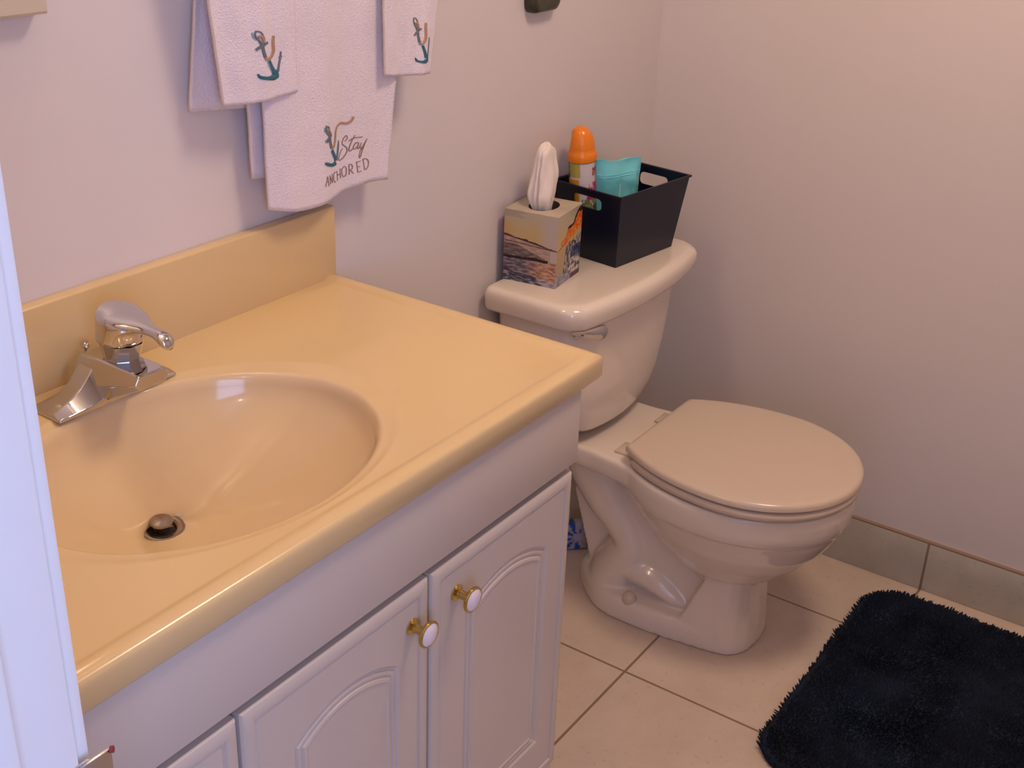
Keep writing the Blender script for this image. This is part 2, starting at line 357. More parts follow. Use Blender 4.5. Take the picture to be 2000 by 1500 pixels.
def cab_door(xa, xb, zb, zt, knob_x, label=None):
    xc = (xa + xb) / 2 + .007; w = (xb - xa) / 2 - .061; yf = -.475
    def RL(d, y, nb=24, na=60, ns=24):
        x0, x1, z0_, z1_ = xa + d, xb - d, zb + d, zt - d
        L = [(x0 + (x1 - x0) * i / nb, z0_) for i in range(nb)] + [(x1, z0_ + (z1_ - z0_) * i / ns) for i in range(ns)]
        L += [(x1 + (x0 - x1) * i / na, z1_) for i in range(na)] + [(x0, z1_ + (z0_ - z1_) * i / ns) for i in range(ns)]
        return [Vector((x, y, z)) for x, z in L]
    def AL(d, y): return arch_loop(w, xc, zb + .075, zt - .092, .028, d, y)
    lp = [RL(0, -.4555), RL(0, yf + .005), RL(.0015, yf + .0025), RL(.004, yf + .001), RL(.013, yf), RL(.0155, yf + .0005), RL(.0165, yf + .0028), RL(.0195, yf + .0028), RL(.021, yf + .0018),
          AL(-.001, yf + .0018), AL(0, yf + .0025), AL(.0025, yf + .0048), AL(.0050, yf + .0050), AL(.0065, yf + .0030), AL(.0095, yf + .0028), AL(.0110, yf + .0045), AL(.0130, yf + .0045), AL(.0145, yf + .0022), AL(.0180, yf + .0016), AL(.0205, yf + .0030), AL(.0215, yf + .0030)]
    d = loft('door', lp, M['cab'], vc, smooth=28)
    if knob_x is not None:
        kz = .615
        prof = [(.0, 0), (.0098, 0), (.0105, .001), (.0103, .0022), (.0085, .0035), (.0062, .005), (.0055, .008), (.0055, .015), (.0068, .018), (.0105, .0200), (.0150, .0215), (.0163, .0228), (.0166, .0245), (.0160, .0260), (.0146, .0268), (.0138, .0264), (.0136, .0262), (.0110, .0282), (.0070, .0295), (.003, .030), (0, .0301)]
        L = lathe_loops(prof, (knob_x, yf + .0018, kz), (0, -1, 0), 48); V, F = loftm(L)
        o = pyd('knob', V, F, [M['brass'], M['porc']], d, 35, idx=[1 if i // 48 >= 15 and i < 48 * (len(prof) - 1) else 0 for i in range(len(F))])
        o.data.polygons[-1].material_index = 1
        o['label'] = 'brass knob with a white porcelain face'
    return d
cab_door(-.352, -.050, .168, .665, -.3045)
cab_door(-.647, -.3575, .168, .665, -.3875)
cab_door(-.944, -.6525, .168, .665, None)

# ------------------------------------------------------------------ toilet
TX = .622
tl = empty('toilet', (TX, -.3, 0), 'off white two piece toilet with its seat lid closed', 'toilet')
def tank_outline(hw, yb, yf, r, bow, z, rb=.012):
    pts = []
    def arc(cx, cy, r, a0, a1, n):
        for i in range(n + 1):
            a = math.radians(a0 + (a1 - a0) * i / n); pts.append((cx + r * math.cos(a), cy + r * math.sin(a)))
    arc(hw - rb, yb - rb, rb, 0, 90, 4)
    arc(-hw + rb, yb - rb, rb, 90, 180, 4)
    arc(-hw + r, yf + r, r, 180, 270, 10)
    for i in range(1, 20): pts.append((-hw + r + (2 * hw - 2 * r) * i / 20, yf))
    arc(hw - r, yf + r, r, 270, 360, 10)
    out = []
    for x, y in pts:
        k = sstep(yb, yf, y)
        y -= bow * k * (1 - (x / hw) ** 2)
        out.append(Vector((TX + x, y, z)))
    return out
tk = loft('tank', [tank_outline(hw, yb, yf, r, .020, z) for z, hw, yb, yf, r in
    [(.378, .095, -.040, -.138, .03), (.3805, .113, -.032, -.152, .034), (.388, .128, -.028, -.160, .038), (.400, .142, -.026, -.165, .040), (.420, .156, -.024, -.169, .040), (.450, .170, -.022, -.172, .038), (.50, .184, -.021, -.174, .036), (.56, .194, -.020, -.176, .036), (.60, .200, -.020, -.177, .035), (.642, .205, -.020, -.178, .035)]], M['china'], tl, smooth=50)
LT = tank_outline(.2300, -.014, -.1955, .038, .026, .6805); lc = Vector((TX, -.105, 0))
lid_top = [[Vector((lc.x + (v.x - lc.x) * sx, lc.y + (v.y - lc.y) * sy, z)) for v in LT] for sx, sy, z in ((.985, .968, .6822), (.965, .93, .6830), (.90, .84, .6834), (.6, .6, .6836), (.2, .2, .6838))]
loft('tank_lid', [tank_outline(hw, -.010 - i_, yf + i_, r, .026, z) for z, hw, yf, r, i_ in
    [(.6385, .208, -.178, .030, .006), (.638, .228, -.196, .036, .002), (.6395, .2325, -.201, .038, 0), (.645, .2350, -.2040, .04, 0), (.660, .2365, -.2060, .04, 0), (.6715, .2365, -.2060, .04, 0), (.6775, .2335, -.2030, .039, .002), (.6805, .2300, -.1995, .038, .004)]] + lid_top, M['china'], tl, smooth=60)
# flush lever on the tank's front left
fl = lathe('flush_lever', [(0, 0), (.014, 0), (.015, .003), (.012, .007), (.008, .009), (.007, .016), (0, .017)], (TX - .180, -.180, .622), M['chrome'], tl, axis=(-.3, -1, 0), n=28)
Ls = []
for (x, y, z, hh, th) in smoothpath([(-.132, -.2085, .6160, .0070, .004), (-.142, -.209, .6175, .0140, .006), (-.162, -.2085, .6205, .0150, .007), (-.184, -.204, .6260, .0105, .006), (-.203, -.197, .6305, .0065, .005), (-.217, -.187, .6335, .003, .003)], 4):
    Ls.append([Vector((TX + x, y + th * math.sin(a), z + hh * math.cos(a))) for a in [2 * PI * k / 16 for k in range(16)]])
loft('lever_arm', Ls, M['chrome'], fl)
# bowl, deck, pedestal and trapway: overlapping closed shells fused by a voxel remesh
def egg(hw, yf, yb, z, n=64, yc=None, pw=2.0):
    yc = yb + (yf - yb) * .52 if yc is None else yc; L = []
    for j in range(n):
        a = 2 * PI * j / n; c, s = math.cos(a), math.sin(a)
        x = hw * math.copysign(abs(c) ** (2 / pw), c); yy = yc + (abs(yb - yc) if s > 0 else -abs(yf - yc)) * abs(s) ** (2 / pw)
        L.append(Vector((TX + x, yy, z)))
    return L
parts = []
parts.append(loftm([egg(*a) for a in [(.180, -.650, -.20, .3615), (.184, -.655, -.20, .357), (.185, -.656, -.20, .34), (.184, -.655, -.205, .320), (.181, -.652, -.21, .306), (.172, -.646, -.215, .299), (.166, -.640, -.225, .283), (.152, -.622, -.25, .250), (.130, -.592, -.28, .212), (.100, -.552, -.32, .172), (.07, -.515, -.36, .145), (.04, -.48, -.39, .125)]]))
def poly_loop(pts, z, s=1., cx=TX, cy=-.33, dy=0): return [Vector((cx + (x) * s, cy + (y - cy) * s + dy, z)) for x, y in pts]
half = [(0, -.522), (.035, -.520), (.062, -.510), (.082, -.490), (.092, -.455), (.098, -.415), (.106, -.36), (.110, -.30), (.109, -.25), (.098, -.21), (.076, -.178), (.045, -.145), (.02, -.125), (0, -.118)]
foot = smoothpath(half, 4); foot = foot + [(-x, y) for x, y in reversed(foot[1:-1])]
parts.append(loftm([poly_loop(foot, 0), poly_loop(foot, .012), poly_loop(foot, .034, .988), poly_loop(foot, .044, .955), poly_loop(foot, .0485, .90), poly_loop(foot, .050, .6)]))
fb = [(0, -.522), (.045, -.518), (.072, -.503), (.088, -.478), (.092, -.44), (.093, -.40), (.092, -.385), (.05, -.382), (0, -.382)]
fb = fb + [(-x, y) for x, y in reversed(fb[1:-1])]
def fbl(z, yb, sx, dyf):
    out = []
    for x, y in fb:
        k = (y + .382) / -.14; out.append(Vector((TX + x * sx, (yb) * (1 - k) + (-.522 + dyf) * k, z)))
    return out
parts.append(loftm([fbl(0, -.375, 1, 0), fbl(.04, -.385, .99, .002), (fbl(.09, -.405, .965, .008)), fbl(.14, -.425, .945, .012), fbl(.18, -.445, .93, .014), fbl(.215, -.46, .9, .02)]))
dk = [(.100, -.045), (.116, -.050), (.122, -.065), (.122, -.12), (.123, -.19), (.131, -.25), (.147, -.31), (.165, -.37), (.177, -.43), (.10, -.47)]
dk = [(0, -.045)] + dk + [(0, -.47)]; dk = dk + [(-x, y) for x, y in reversed(dk[1:-1])]
parts.append(loftm([[Vector((TX + x * sx, y - (y + .26) * (1 - sx) * .5, z)) for x, y in dk] for sx, z in ((.95, .318), (.985, .322), (1, .330), (1, .350), (.99, .358), (.955, .3617))]))
def tb(pts):
    P = smoothpath(pts, 5); L = []
    for i, (x, y, z, r, rx) in enumerate(P):
        q0 = P[max(i - 1, 0)]; q1 = P[min(i + 1, len(P) - 1)]; t = Vector((0, q1[1] - q0[1], q1[2] - q0[2])).normalized(); nrm = Vector((0, -t.z, t.y))
        L.append([Vector((TX + x + rx * math.cos(a), y, z)) + nrm * r * math.sin(a) for a in [2 * PI * k / 28 for k in range(28)]])
    return loftm(L)
# rear outlet: from under the deck forward, then down and out to the foot
parts.append(tb([(0, -.150, .34, .080, .100), (0, -.165, .285, .076, .094), (0, -.195, .228, .066, .086), (0, -.236, .180, .054, .081), (0, -.255, .140, .054, .080), (0, -.240, .095, .060, .082), (0, -.220, .05, .066, .084), (0, -.215, .02, .066, .084)]))
# low bend with its rounded back
parts.append(tb([(0, -.235, .080, .035, .074), (0, -.28, .090, .040, .082), (0, -.325, .084, .038, .082), (0, -.365, .066, .032, .076), (0, -.40, .055, .025, .06)]))
# down leg beneath the bowl
parts.append(tb([(0, -.31, .31, .05, .085), (0, -.335, .25, .042, .080), (0, -.362, .20, .036, .075), (0, -.395, .165, .032, .072), (0, -.44, .14, .03, .07)]))
# thin web between them
def plate(hw, yz):
    n = len(yz); V = [Vector((TX - hw, y, z)) for y, z in yz] + [Vector((TX + hw, y, z)) for y, z in yz]
    return V, [tuple(range(n)), tuple(range(2 * n - 1, n - 1, -1))] + [(i, (i + 1) % n, n + (i + 1) % n, n + i) for i in range(n)]
parts.append(plate(.058, [(-.24, .04), (-.47, .04), (-.47, .17), (-.33, .29), (-.24, .30)]))
parts.append(plate(.020, [(-.152, .03), (-.25, .03), (-.25, .27), (-.13, .27), (-.100, .20)]))
V = []; F = []
for v, f in parts:
    n = len(V); V += v; F += [tuple(i + n for i in q) for q in f]
me = bpy.data.meshes.new('bowl'); me.from_pydata([tuple(v) for v in V], [], F)
# per-shell outward normals
bm = bmesh.new(); bm.from_mesh(me); bmesh.ops.recalc_face_normals(bm, faces=bm.faces); bm.to_mesh(me); bm.free()
bowl = link('bowl', me, M['china'], tl, 0)
rm = bowl.modifiers.new('remesh', 'REMESH'); rm.mode = 'VOXEL'; rm.voxel_size = .0035; rm.use_smooth_shade = True
sm = bowl.modifiers.new('smooth', 'SMOOTH'); sm.factor = .5; sm.iterations = 9
def seat_loop(z, ins, yb=-.262, n=72):
    hw, yc, bf, bb = .187 - ins, -.465, .195 - ins, .268; L = []
    a0 = math.asin(min(1, (yb - ins - yc) / bb)); pts = []
    for i in range(n + 1):
        a = a0 - (PI + 2 * a0) * i / n
        pts.append((hw * math.cos(a), yc + (bb if math.sin(a) > 0 else bf) * math.sin(a)))
    x0 = pts[-1][0]; nb = 12
    for i in range(1, nb): pts.append((x0 + (pts[0][0] - x0) * i / nb, yb - ins))
    return [Vector((TX + x, y, z)) for x, y in pts]
loft('seat', [seat_loop(.3655, .012, -.285), seat_loop(.3655, .004, -.280), seat_loop(.369, .001, -.280), seat_loop(.377, .001, -.280), seat_loop(.3815, .005, -.282), seat_loop(.3825, .012, -.285)], M['seat'], tl, smooth=50)
loft('seat_lid', [seat_loop(.3850, .014, -.262), seat_loop(.3848, .004), seat_loop(.3870, 0), seat_loop(.3945, 0), seat_loop(.3985, .003), seat_loop(.4005, .008), seat_loop(.4012, .016), seat_loop(.4016, .05)], M['seat'], tl, smooth=50)
for s in (-1, 1):
    bm = bmesh.new(); abox(bm, TX + s * .078 - .022, TX + s * .078 + .022, -.275, -.226, .3605, .3665, .0025); abox(bm, TX + s * .078 - .030, TX + s * .078 + .030, -.292, -.262, .3605, .388, .005)
    frombm('hinge', bm, M['seat'], tl)
for s in (-1, 1):
    lathe('bolt_cap', [(.0135, 0), (.0145, .004), (.0138, .012), (.0105, .018), (.0055, .0215), (0, .0225)], (TX + s * .0925, -.283, .042), M['seat'], tl, axis=(s * .12, 0, 1), n=28)

# ------------------------------------------------------------------ rug
def rug():
    x0, x1, y0, y1, r = .305, .940, -1.16, -.640, .075
    n = 14; pts = []
    for cx, cy, a0 in ((x1 - r, y1 - r, 0), (x0 + r, y1 - r, 90), (x0 + r, y0 + r, 180), (x1 - r, y0 + r, 270)):
        for i in range(n + 1):
            a = math.radians(a0 + 90 * i / n); pts.append((cx + r * math.cos(a), cy + r * math.sin(a)))
    def lp(s, z): return [Vector((x + (.62 - x) * s, y + (-.9 - y) * s, z)) for x, y in pts]
    V, F = loftm([lp(.012, .0), lp(.006, .005), lp(.012, .012), lp(.04, .014)])
    V = [tuple(v) for v in V]; F = list(F)
    def inside(x, y, m):
        dx = max(abs(x - (x0 + x1) / 2) - (x1 - x0) / 2 + r, 0); dy = max(abs(y - (y0 + y1) / 2) - (y1 - y0) / 2 + r, 0)
        return math.hypot(dx, dy) < r - m
    rnd = random.Random(3); st = .0040; x = x0
    while x < x1:
        y = y0
        while y < y1:
            px, py = x + rnd.uniform(-.5, .5) * st, y + rnd.uniform(-.5, .5) * st
            if inside(px, py, .003):
                f = noise.noise(Vector((px * 9, py * 9, 0))); g = noise.noise(Vector((px * 9 + 40, py * 9, 3)))
                h = .020 + .004 * noise.noise(Vector((px * 25, py * 25, 5))) + rnd.uniform(-.002, .0025)
                ex = 0 if inside(px, py, .012) else 1
                lx, ly = f * .010 + rnd.uniform(-.003, .003), g * .010 + rnd.uniform(-.003, .003)
                if ex:
                    cx, cy = px - (x0 + x1) / 2, py - (y0 + y1) / 2
                    dx = max(abs(cx) - (x1 - x0) / 2 + r, 0) * math.copysign(1, cx); dy = max(abs(cy) - (y1 - y0) / 2 + r, 0) * math.copysign(1, cy); l = math.hypot(dx, dy) + 1e-9
                    lx += dx / l * .006; ly += dy / l * .006; h *= .72
                b = len(V); rr = .0026; a0 = rnd.uniform(0, 6)
                for k in range(3): V.append((px + rr * math.cos(a0 + 2.094 * k), py + rr * math.sin(a0 + 2.094 * k), .004))
                for k in range(3): V.append((px + lx * .7 + rr * .8 * math.cos(a0 + 2.094 * k), py + ly * .7 + rr * .8 * math.sin(a0 + 2.094 * k), h * .82))
                V.append((px + lx, py + ly, h))
                F += [(b, b + 1, b + 4, b + 3), (b + 1, b + 2, b + 5, b + 4), (b + 2, b, b + 3, b + 5), (b + 3, b + 4, b + 6), (b + 4, b + 5, b + 6), (b + 5, b + 3, b + 6)]
            y += st
        x += st
    o = pyd('bath_rug', V, F, M['rug'], None, 80, recalc=False)
    return tag(o, 'dark navy shaggy bath rug lying on the tiled floor', 'rug')
rug()

# ------------------------------------------------------------------ things on the tank
ZL = .6838
# tissue box
ty = math.radians(8); TBF = Vector((.453, -.1195)); TS = .104; TH = .131
u2 = Vector((math.cos(ty), math.sin(ty))); v2 = Vector((-math.sin(ty), math.cos(ty)))
tcx = TBF + u2 * TS / 2 + v2 * TS / 2
tbx = empty('tissue_box', (tcx.x, tcx.y, ZL), 'cube tissue box printed with a rocky shore at sunset, on the toilet tank', 'tissue box', ty)
def tw(a, b, z): q = TBF + u2 * a * TS + v2 * b * TS; return Vector((q.x, q.y, ZL + z * TH))
V = []; F = []; CC = []
def panel(fn, n, colf):
    b = len(V)
    for i in range(n + 1):
        for j in range(n + 1): V.append(fn(i / n, j / n)); CC.append(colf(i / n, j / n))
    for i in range(n):
        for j in range(n): F.append((b + i * (n + 1) + j, b + (i + 1) * (n + 1) + j, b + (i + 1) * (n + 1) + j + 1, b + i * (n + 1) + j + 1))
SKY1, SKY2, SKY3 = (.50, .42, .30), (.55, .40, .19), (.52, .43, .38)
def left_face(u, v):      # u: 0 at the wall .. 1 at the near corner, v up
    n = fbm(u * 3, v * 14, 1); n2 = fbm(u * 8, v * 40, 4)
    c = mixc(SKY1, SKY2, sstep(.95, .70, v)); c = mixc(c, SKY3, sstep(.62, .85, u)); c = mixc(c, (.60, .36, .12), .7 * sstep(.25, 0, u) * sstep(.6, .7, v) * sstep(.9, .8, v))
    if v > .9: c = mixc(c, (.33, .29, .24), .6 * sstep(.0, .4, .6 - u + n * .5))
    hor = .665 - .13 * u + .012 * n
    if v < hor and not (u > .88 and v > .36): c = mixc((.36, .24, .22), (.55, .38, .28), .5 + n2)
    if abs(v - hor + .01) < .018 * (1.25 - u) * (1 + n): c = (.06, .02, .02)
    if abs(v - (.565 - .04 * u)) < .008: c = (.14, .06, .08)
    h2 = .53 - .16 * max(0, u - .25) / .6
    if v < h2 and u < .80 + .03 * n: c = mixc((.10, .065, .07), (.26, .20, .18), .42 + 1.1 * n2)
    if abs(v - (.345 + .02 * n + .05 * max(0, u - .5))) < .020 and u < .84: c = (.018, .009, .012)
    if v < .33 + .02 * n + .05 * max(0, u - .5):
        c = mixc((.08, .07, .11), (.36, .28, .30), .26 + 1.2 * n2); c = mixc(c, mixc((.30, .13, .07), (.60, .38, .28), .45 + 1.2 * n2), sstep(.35, .75, u)); 
        if v < .15 - .10 * (u - .2): c = mixc((.03, .035, .08), (.42, .38, .42), .12 + n2 * 1.3 + .9 * sstep(.6, .8, u))
    return c
def front_face(u, v):     # u: 0 at the near corner .. 1 right
    n = fbm(u * 4 + 9, v * 5, 2); n2 = fbm(u * 14 + 9, v * 16, 7)
    c = mixc(SKY1, SKY2, sstep(.95, .6, v)); 
    c = mixc(c, (.30, .27, .20), .6 * sstep(.35, .8, u) * sstep(.8, .95, v))
    d = v - (.60 + .26 * (u - .2)) - .06 * n
    if u > .16 and -.12 * u - .03 < d < .02 + .10 * u: c = mixc((.70, .09, .01), (.72, .36, .05), .25 + n2 * 1.3 - 3 * d)
    if u > .42 and .02 + .09 * u <= d < .17 * u + .02: c = (.03, .012, .012)
    if abs(v - (.50 + .22 * u)) < .008 and u < .35: c = (.13, .05, .03)
    if v < .50 + .15 * u and u < .38: c = mixc((.50, .34, .17), (.38, .28, .17), sstep(.6, .2, v))
    if v < .56 + .1 * n and u >= .38 - .25 * (.5 - v): c = mixc((.05, .055, .09), (.42, .37, .35), .4 + 1.4 * n2 + .8 * n); 
    if .30 < v < .46 and u > .6: c = mixc((.02, .03, .10), (.10, .11, .2), .4 + n2)
    if v < .30 and .55 < u < .95 and n2 > -.1: c = mixc((.30, .28, .24), (.60, .56, .52), .5 + n2)
    if v < .16 * (1.2 - u): c = mixc((.16, .16, .22), (.40, .38, .42), .5 + n2)
    if v < .07 and u > .6: c = (.10, .04, .04)
    return c
panel(lambda a, b: tw(0, 1 - a, b), 180, left_face)
panel(lambda a, b: tw(a, 0, b), 180, front_face)
panel(lambda a, b: tw(1, a, b), 30, lambda a, b: left_face(a, b)); panel(lambda a, b: tw(1 - a, 1, b), 30, lambda a, b: front_face(a, b))
panel(lambda a, b: tw(a, b, 0), 4, lambda a, b: (.6, .55, .5))
# top with an oval opening
nn = 64; b0 = len(V)
def toploop(k):
    for j in range(nn):
        a = 2 * PI * j / nn; c, s = math.cos(a), math.sin(a); t = .5 / max(abs(c), abs(s)); sx, sy = .5 + c * t, .5 + s * t; ex, ey = .5 + .34 * c, .5 + .25 * s
        x, y = sx + (ex - sx) * k, sy + (ey - sy) * k; V.append(tw(x, y, 1)); CC.append(mixc((.42, .36, .29), (.52, .44, .33), .5 + fbm(x * 3, y * 3)))
for k in (0, .3, .6, .85, 1.): toploop(k)
for i in range(4):
    for j in range(nn): F.append((b0 + i * nn + j, b0 + i * nn + (j + 1) % nn, b0 + (i + 1) * nn + (j + 1) % nn, b0 + (i + 1) * nn + j))
ct = pyd('carton', V, F, M['carton'], tbx, 20, recalc=False)
a = ct.data.color_attributes.new('paint', 'FLOAT_COLOR', 'POINT')
for i, c in enumerate(CC): a.data[i].color = (*c, 1)
loft('inner_well', [[tw(.5 + .34 * math.cos(2 * PI * j / 48), .5 + .25 * math.sin(2 * PI * j / 48), z) for j in range(48)] for z in (.999, .86)], mat('box_inside', (.12, .07, .05), .8), tbx, False, True)
# pulled-up tissue with pleats
Ls = []; tc0 = tw(.46, .50, .88); lean = Vector((.010, .006, .0))
for i in range(34):
    t = i / 33; z = t * .125
    wd = (.018 + .012 * sstep(0, .35, t)) * (1 - sstep(.50, 1.0, t) * .36) * (1 if t < .88 else math.sqrt(max(0, 1 - ((t - .88) / .12) ** 2)) * .92 + .08)
    row = []
    for j in range(72):
        a = 2 * PI * j / 72; pl = 1 + .16 * math.sin(3 * a + 2.2 * t + .6) + .10 * math.sin(7 * a - 2 * t + 3 * math.sin(2 * a)) + .28 * noise.noise(Vector((math.cos(a) * 1.6, math.sin(a) * 1.6, t * 2.5))) + .10 * noise.noise(Vector((math.cos(a) * 5, math.sin(a) * 5, t * 4)))
        row.append(tc0 + Vector((wd * 1.0 * pl * math.cos(a), wd * .62 * pl * math.sin(a), z + .004 * math.sin(3 * a) * t)) + lean * t)
    Ls.append(row)
loft('tissue', Ls, M['tissue'], tbx, smooth=70)
# storage basket
BY = math.radians(-7); BC = Vector((.7135, -.0955, ZL)); BH = .142
bk = empty('storage_basket', tuple(BC), 'navy plastic basket with slot handles holding a spray can and a pouch', 'basket', BY)
RB = Matrix.Rotation(BY, 4, 'Z')
def bw(x, y, z): return BC + RB @ Vector((x, y, z))
hx0, hy0, hx1, hy1 = .090, .064, .109, .0785; T = .0022
def bp(sx, sy, z, ins=0): k = z / BH; return bw(sx * (hx0 + (hx1 - hx0) * k - ins), sy * (hy0 + (hy1 - hy0) * k - ins), z)
V = []; F = []
def quad(*q): b = len(V); V.extend(q); F.append((b, b + 1, b + 2, b + 3))
def sidewall(kind, s, slot):
    # rings of the wall in (t along side, z); slot is a rounded rectangle
    def P(t, z, ins): return bp(s, t, z, ins) if kind == 'x' else bp(t, s, z, ins)
    if not slot:
        for ins, fl_ in ((0, 0), (T, 1)): quad(P(-1, 0 if not fl_ else T, ins), P(1, 0 if not fl_ else T, ins), P(1, BH, ins), P(-1, BH, ins))
        return
    zc, hz, ht, rc, k_m = BH - .026, .0115, .44, .0085, .073
    ns_ = 14
    O = [(-1 + 2 * i / ns_, 0) for i in range(ns_)] + [(1, BH * i / ns_) for i in range(ns_)] + [(1 - 2 * i / ns_, BH) for i in range(ns_)] + [(-1, BH - BH * i / ns_) for i in range(ns_)]
    I_ = [(-ht + 2 * ht * i / ns_, zc - hz) for i in range(ns_)] + [(ht, zc - hz + 2 * hz * i / ns_) for i in range(ns_)] + [(ht - 2 * ht * i / ns_, zc + hz) for i in range(ns_)] + [(-ht, zc + hz - 2 * hz * i / ns_) for i in range(ns_)]
    I2 = []
    for x, z in I_:
        x *= k_m; z -= zc; cx = max(-(ht * k_m - rc), min(ht * k_m - rc, x)); cz = max(-(hz - rc), min(hz - rc, z)); dx, dz = x - cx, z - cz; l = math.hypot(dx, dz)
        if dx and dz: x, z = cx + dx / l * rc, cz + dz / l * rc
        I2.append((x / k_m, z + zc))
    m_ = len(O)
    for ins in (0, T):
        b = len(V)
        for x, z in O: V.append(P(x, z, ins))
        for x, z in I2: V.append(P(x, z, ins))
        for j in range(m_): k = (j + 1) % m_; F.append((b + j, b + k, b + m_ + k, b + m_ + j))
        if ins == 0: b_out = b
        else:
            for j in range(m_): k = (j + 1) % m_; F.append((b_out + m_ + j, b_out + m_ + k, b + m_ + k, b + m_ + j))
sidewall('x', -1, True); sidewall('x', 1, True); sidewall('y', -1, False); sidewall('y', 1, False)
quad(bp(-1, -1, 0), bp(1, -1, 0), bp(1, 1, 0), bp(-1, 1, 0)); quad(bp(-1, -1, T, T), bp(1, -1, T, T), bp(1, 1, T, T), bp(-1, 1, T, T))
pyd('basket_body', V, F, M['navy'], bk, 20)
Lr = []
for ins, z in ((T, BH - .004), (T, BH), (.0, BH + .0012), (-.0025, BH + .0008), (-.003, BH - .0012), (-.0025, BH - .003), (0, BH - .004)):
    Lr.append([bp(sx, sy, BH, ins) + Vector((0, 0, z - BH)) for sx, sy in ((-1, -1), (1, -1), (1, 1), (-1, 1))])
loft('rim', Lr, M['navy'], bk, False, False, smooth=50)
# spray can
SC = Vector((.6535, -.0565, ZL + T + .0018)); SR = .0255
sp_ = empty('spray_can', tuple(SC), 'air freshener can with an orange cap and floral label standing in the basket', 'spray can')
SHH = .178; LEAN = Matrix.Rotation(math.radians(5.0), 4, Vector((-.55, -.85, 0)).normalized())
def lean_(v): return SC + (LEAN @ (v - SC))
V = []; F = []; CC = []; n = 120; mrows = 90
def can_col(a, v):       # a = angle (degrees) measured from the camera-facing side, + is right in view
    n1 = fbm(a * .03, v * 7, 3); n2 = fbm(a * .1, v * 20, 8); c = (.66, .58, .62)
    if v > .36:
        if a < -30 and a > -62 and v > .855: c = (.42, .37, .06)
        if a < -8 and a > -32 and v > .855: c = (.46, .40, .10)
        if a <= -62 and v > .82: c = (.05, .045, .06) if n2 > -.2 else (.4, .36, .38)
        if a < -12 and v < .825: c = mixc((.62, .25, .012), (.66, .36, .03), .5 + n2)
        if a < -62 and v < .80: c = (.60, .20, .01)
        f = (a - 52) / 30 + (v - .74) * 2.0
        if a > 36 - (.86 - v) * 80 and .60 < v < .80 and n1 > -.35: c = mixc((.40, .02, .08), (.62, .08, .30), .5 + n2 * 1.5)
        if a > 45 and .86 < v < .95 and n2 > -.2: c = (.35, .03, .07)
        if a > 62: c = mixc(c, (.10, .13, .05), .6)
        if v < .62 and a > -8 + 40 * max(0, v - .5) and n2 > -.25: c = mixc((.07, .12, .03), (.22, .26, .10), .5 + n2 * 1.4)
        if a > 50 and v < .55: c = (.09, .08, .04)
    else:
        if 20 < a < 40 and .26 < v: c = (.45, .38, .05)
        if 34 < a < 52 and v < .30: c = (.45, .03, .10)
    return c
ang0 = math.atan2(CAM.y - SC.y, CAM.x - SC.x)
for i in range(mrows + 1):
    for j in range(n):
        rel = -180 + 360 * j / n; a = ang0 + math.radians(rel); v = i / mrows
        V.append(lean_(SC + Vector((SR * math.cos(a), SR * math.sin(a), v * SHH)))); CC.append(can_col(rel, v))
for i in range(mrows):
    for j in range(n): F.append((i * n + j, i * n + (j + 1) % n, (i + 1) * n + (j + 1) % n, (i + 1) * n + j))
F.append(tuple(range(n)))
cn = pyd('can', V, F, M['label'], sp_, 30)
a = cn.data.color_attributes.new('paint', 'FLOAT_COLOR', 'POINT')
for i, c in enumerate(CC): a.data[i].color = (*c, 1)
Ls = lathe_loops([(.0250, SHH), (.0272, SHH + .0015), (.0276, SHH + .006), (.0275, SHH + .012), (.0262, SHH + .0165), (.0250, SHH + .0185), (.0246, SHH + .024), (.0236, SHH + .034), (.0215, SHH + .044), (.0180, SHH + .053), (.0130, SHH + .060), (.006, SHH + .0635), (.0005, SHH + .0642)], SC, n=64)
# slanted nozzle side: the cap is cut back towards camera left
rgt = Vector((math.cos(ang0 + PI / 2), math.sin(ang0 + PI / 2), 0))
for L in Ls[6:]:
    for v in L:
        d = (v - SC); s = d.dot(rgt); zz = d.z - SHH
        lim = -.0235 + .0085 * max(0, (zz - .020)) / .044
        if s < lim: v -= rgt * (s - lim)
        k = max(0, (zz - .045) / .02)
        v += rgt * (-.003 * k)
Ls = [[lean_(v) for v in L] for L in Ls]
loft('cap', Ls, M['orange'], sp_, smooth=30)
# pouch
pa, pb = Vector((.684, -.052, 0)), Vector((.779, -.094, 0)); pd = (pb - pa).normalized(); pn = Vector((pd.y, -pd.x, 0))
if pn.y > 0: pn = -pn
pz = ZL + T + .0015; PH = .164; PW = (pb - pa).length
V = []; F = []; nu, nv = 40, 50
def pouch_pt(u, v, s):
    e = min(1, min(u, 1 - u) * 7) ; tp = sstep(1.0, .78, v); th = (.003 + .011 * e * tp) * (1 if v > .04 else .7)
    wv = .0030 * math.sin(u * 7) * sstep(.6, 1, v) + .003 * noise.noise(Vector((u * 4, v * 6, s)))
    zt = PH * v; zt += (.007 * sstep(.35, 0, u) + .0015 * math.sin(u * 9)) * sstep(.85, 1, v)
    return pa + pd * (u * PW * (1 - .01 * math.sin(v * 3))) + pn * (s * th + wv) + Vector((0, 0, pz + zt))
for s in (1, -1):
    for i in range(nu + 1):
        for j in range(nv + 1): V.append(pouch_pt(i / nu, j / nv, s))
K = (nu + 1) * (nv + 1)
for s in (0, 1):
    for i in range(nu):
        for j in range(nv): b = s * K + i * (nv + 1) + j; F.append((b, b + nv + 1, b + nv + 2, b + 1))
for i in range(nu): F.append((i * (nv + 1), (i + 1) * (nv + 1), K + (i + 1) * (nv + 1), K + i * (nv + 1))); F.append((i * (nv + 1) + nv, (i + 1) * (nv + 1) + nv, K + (i + 1) * (nv + 1) + nv, K + i * (nv + 1) + nv))
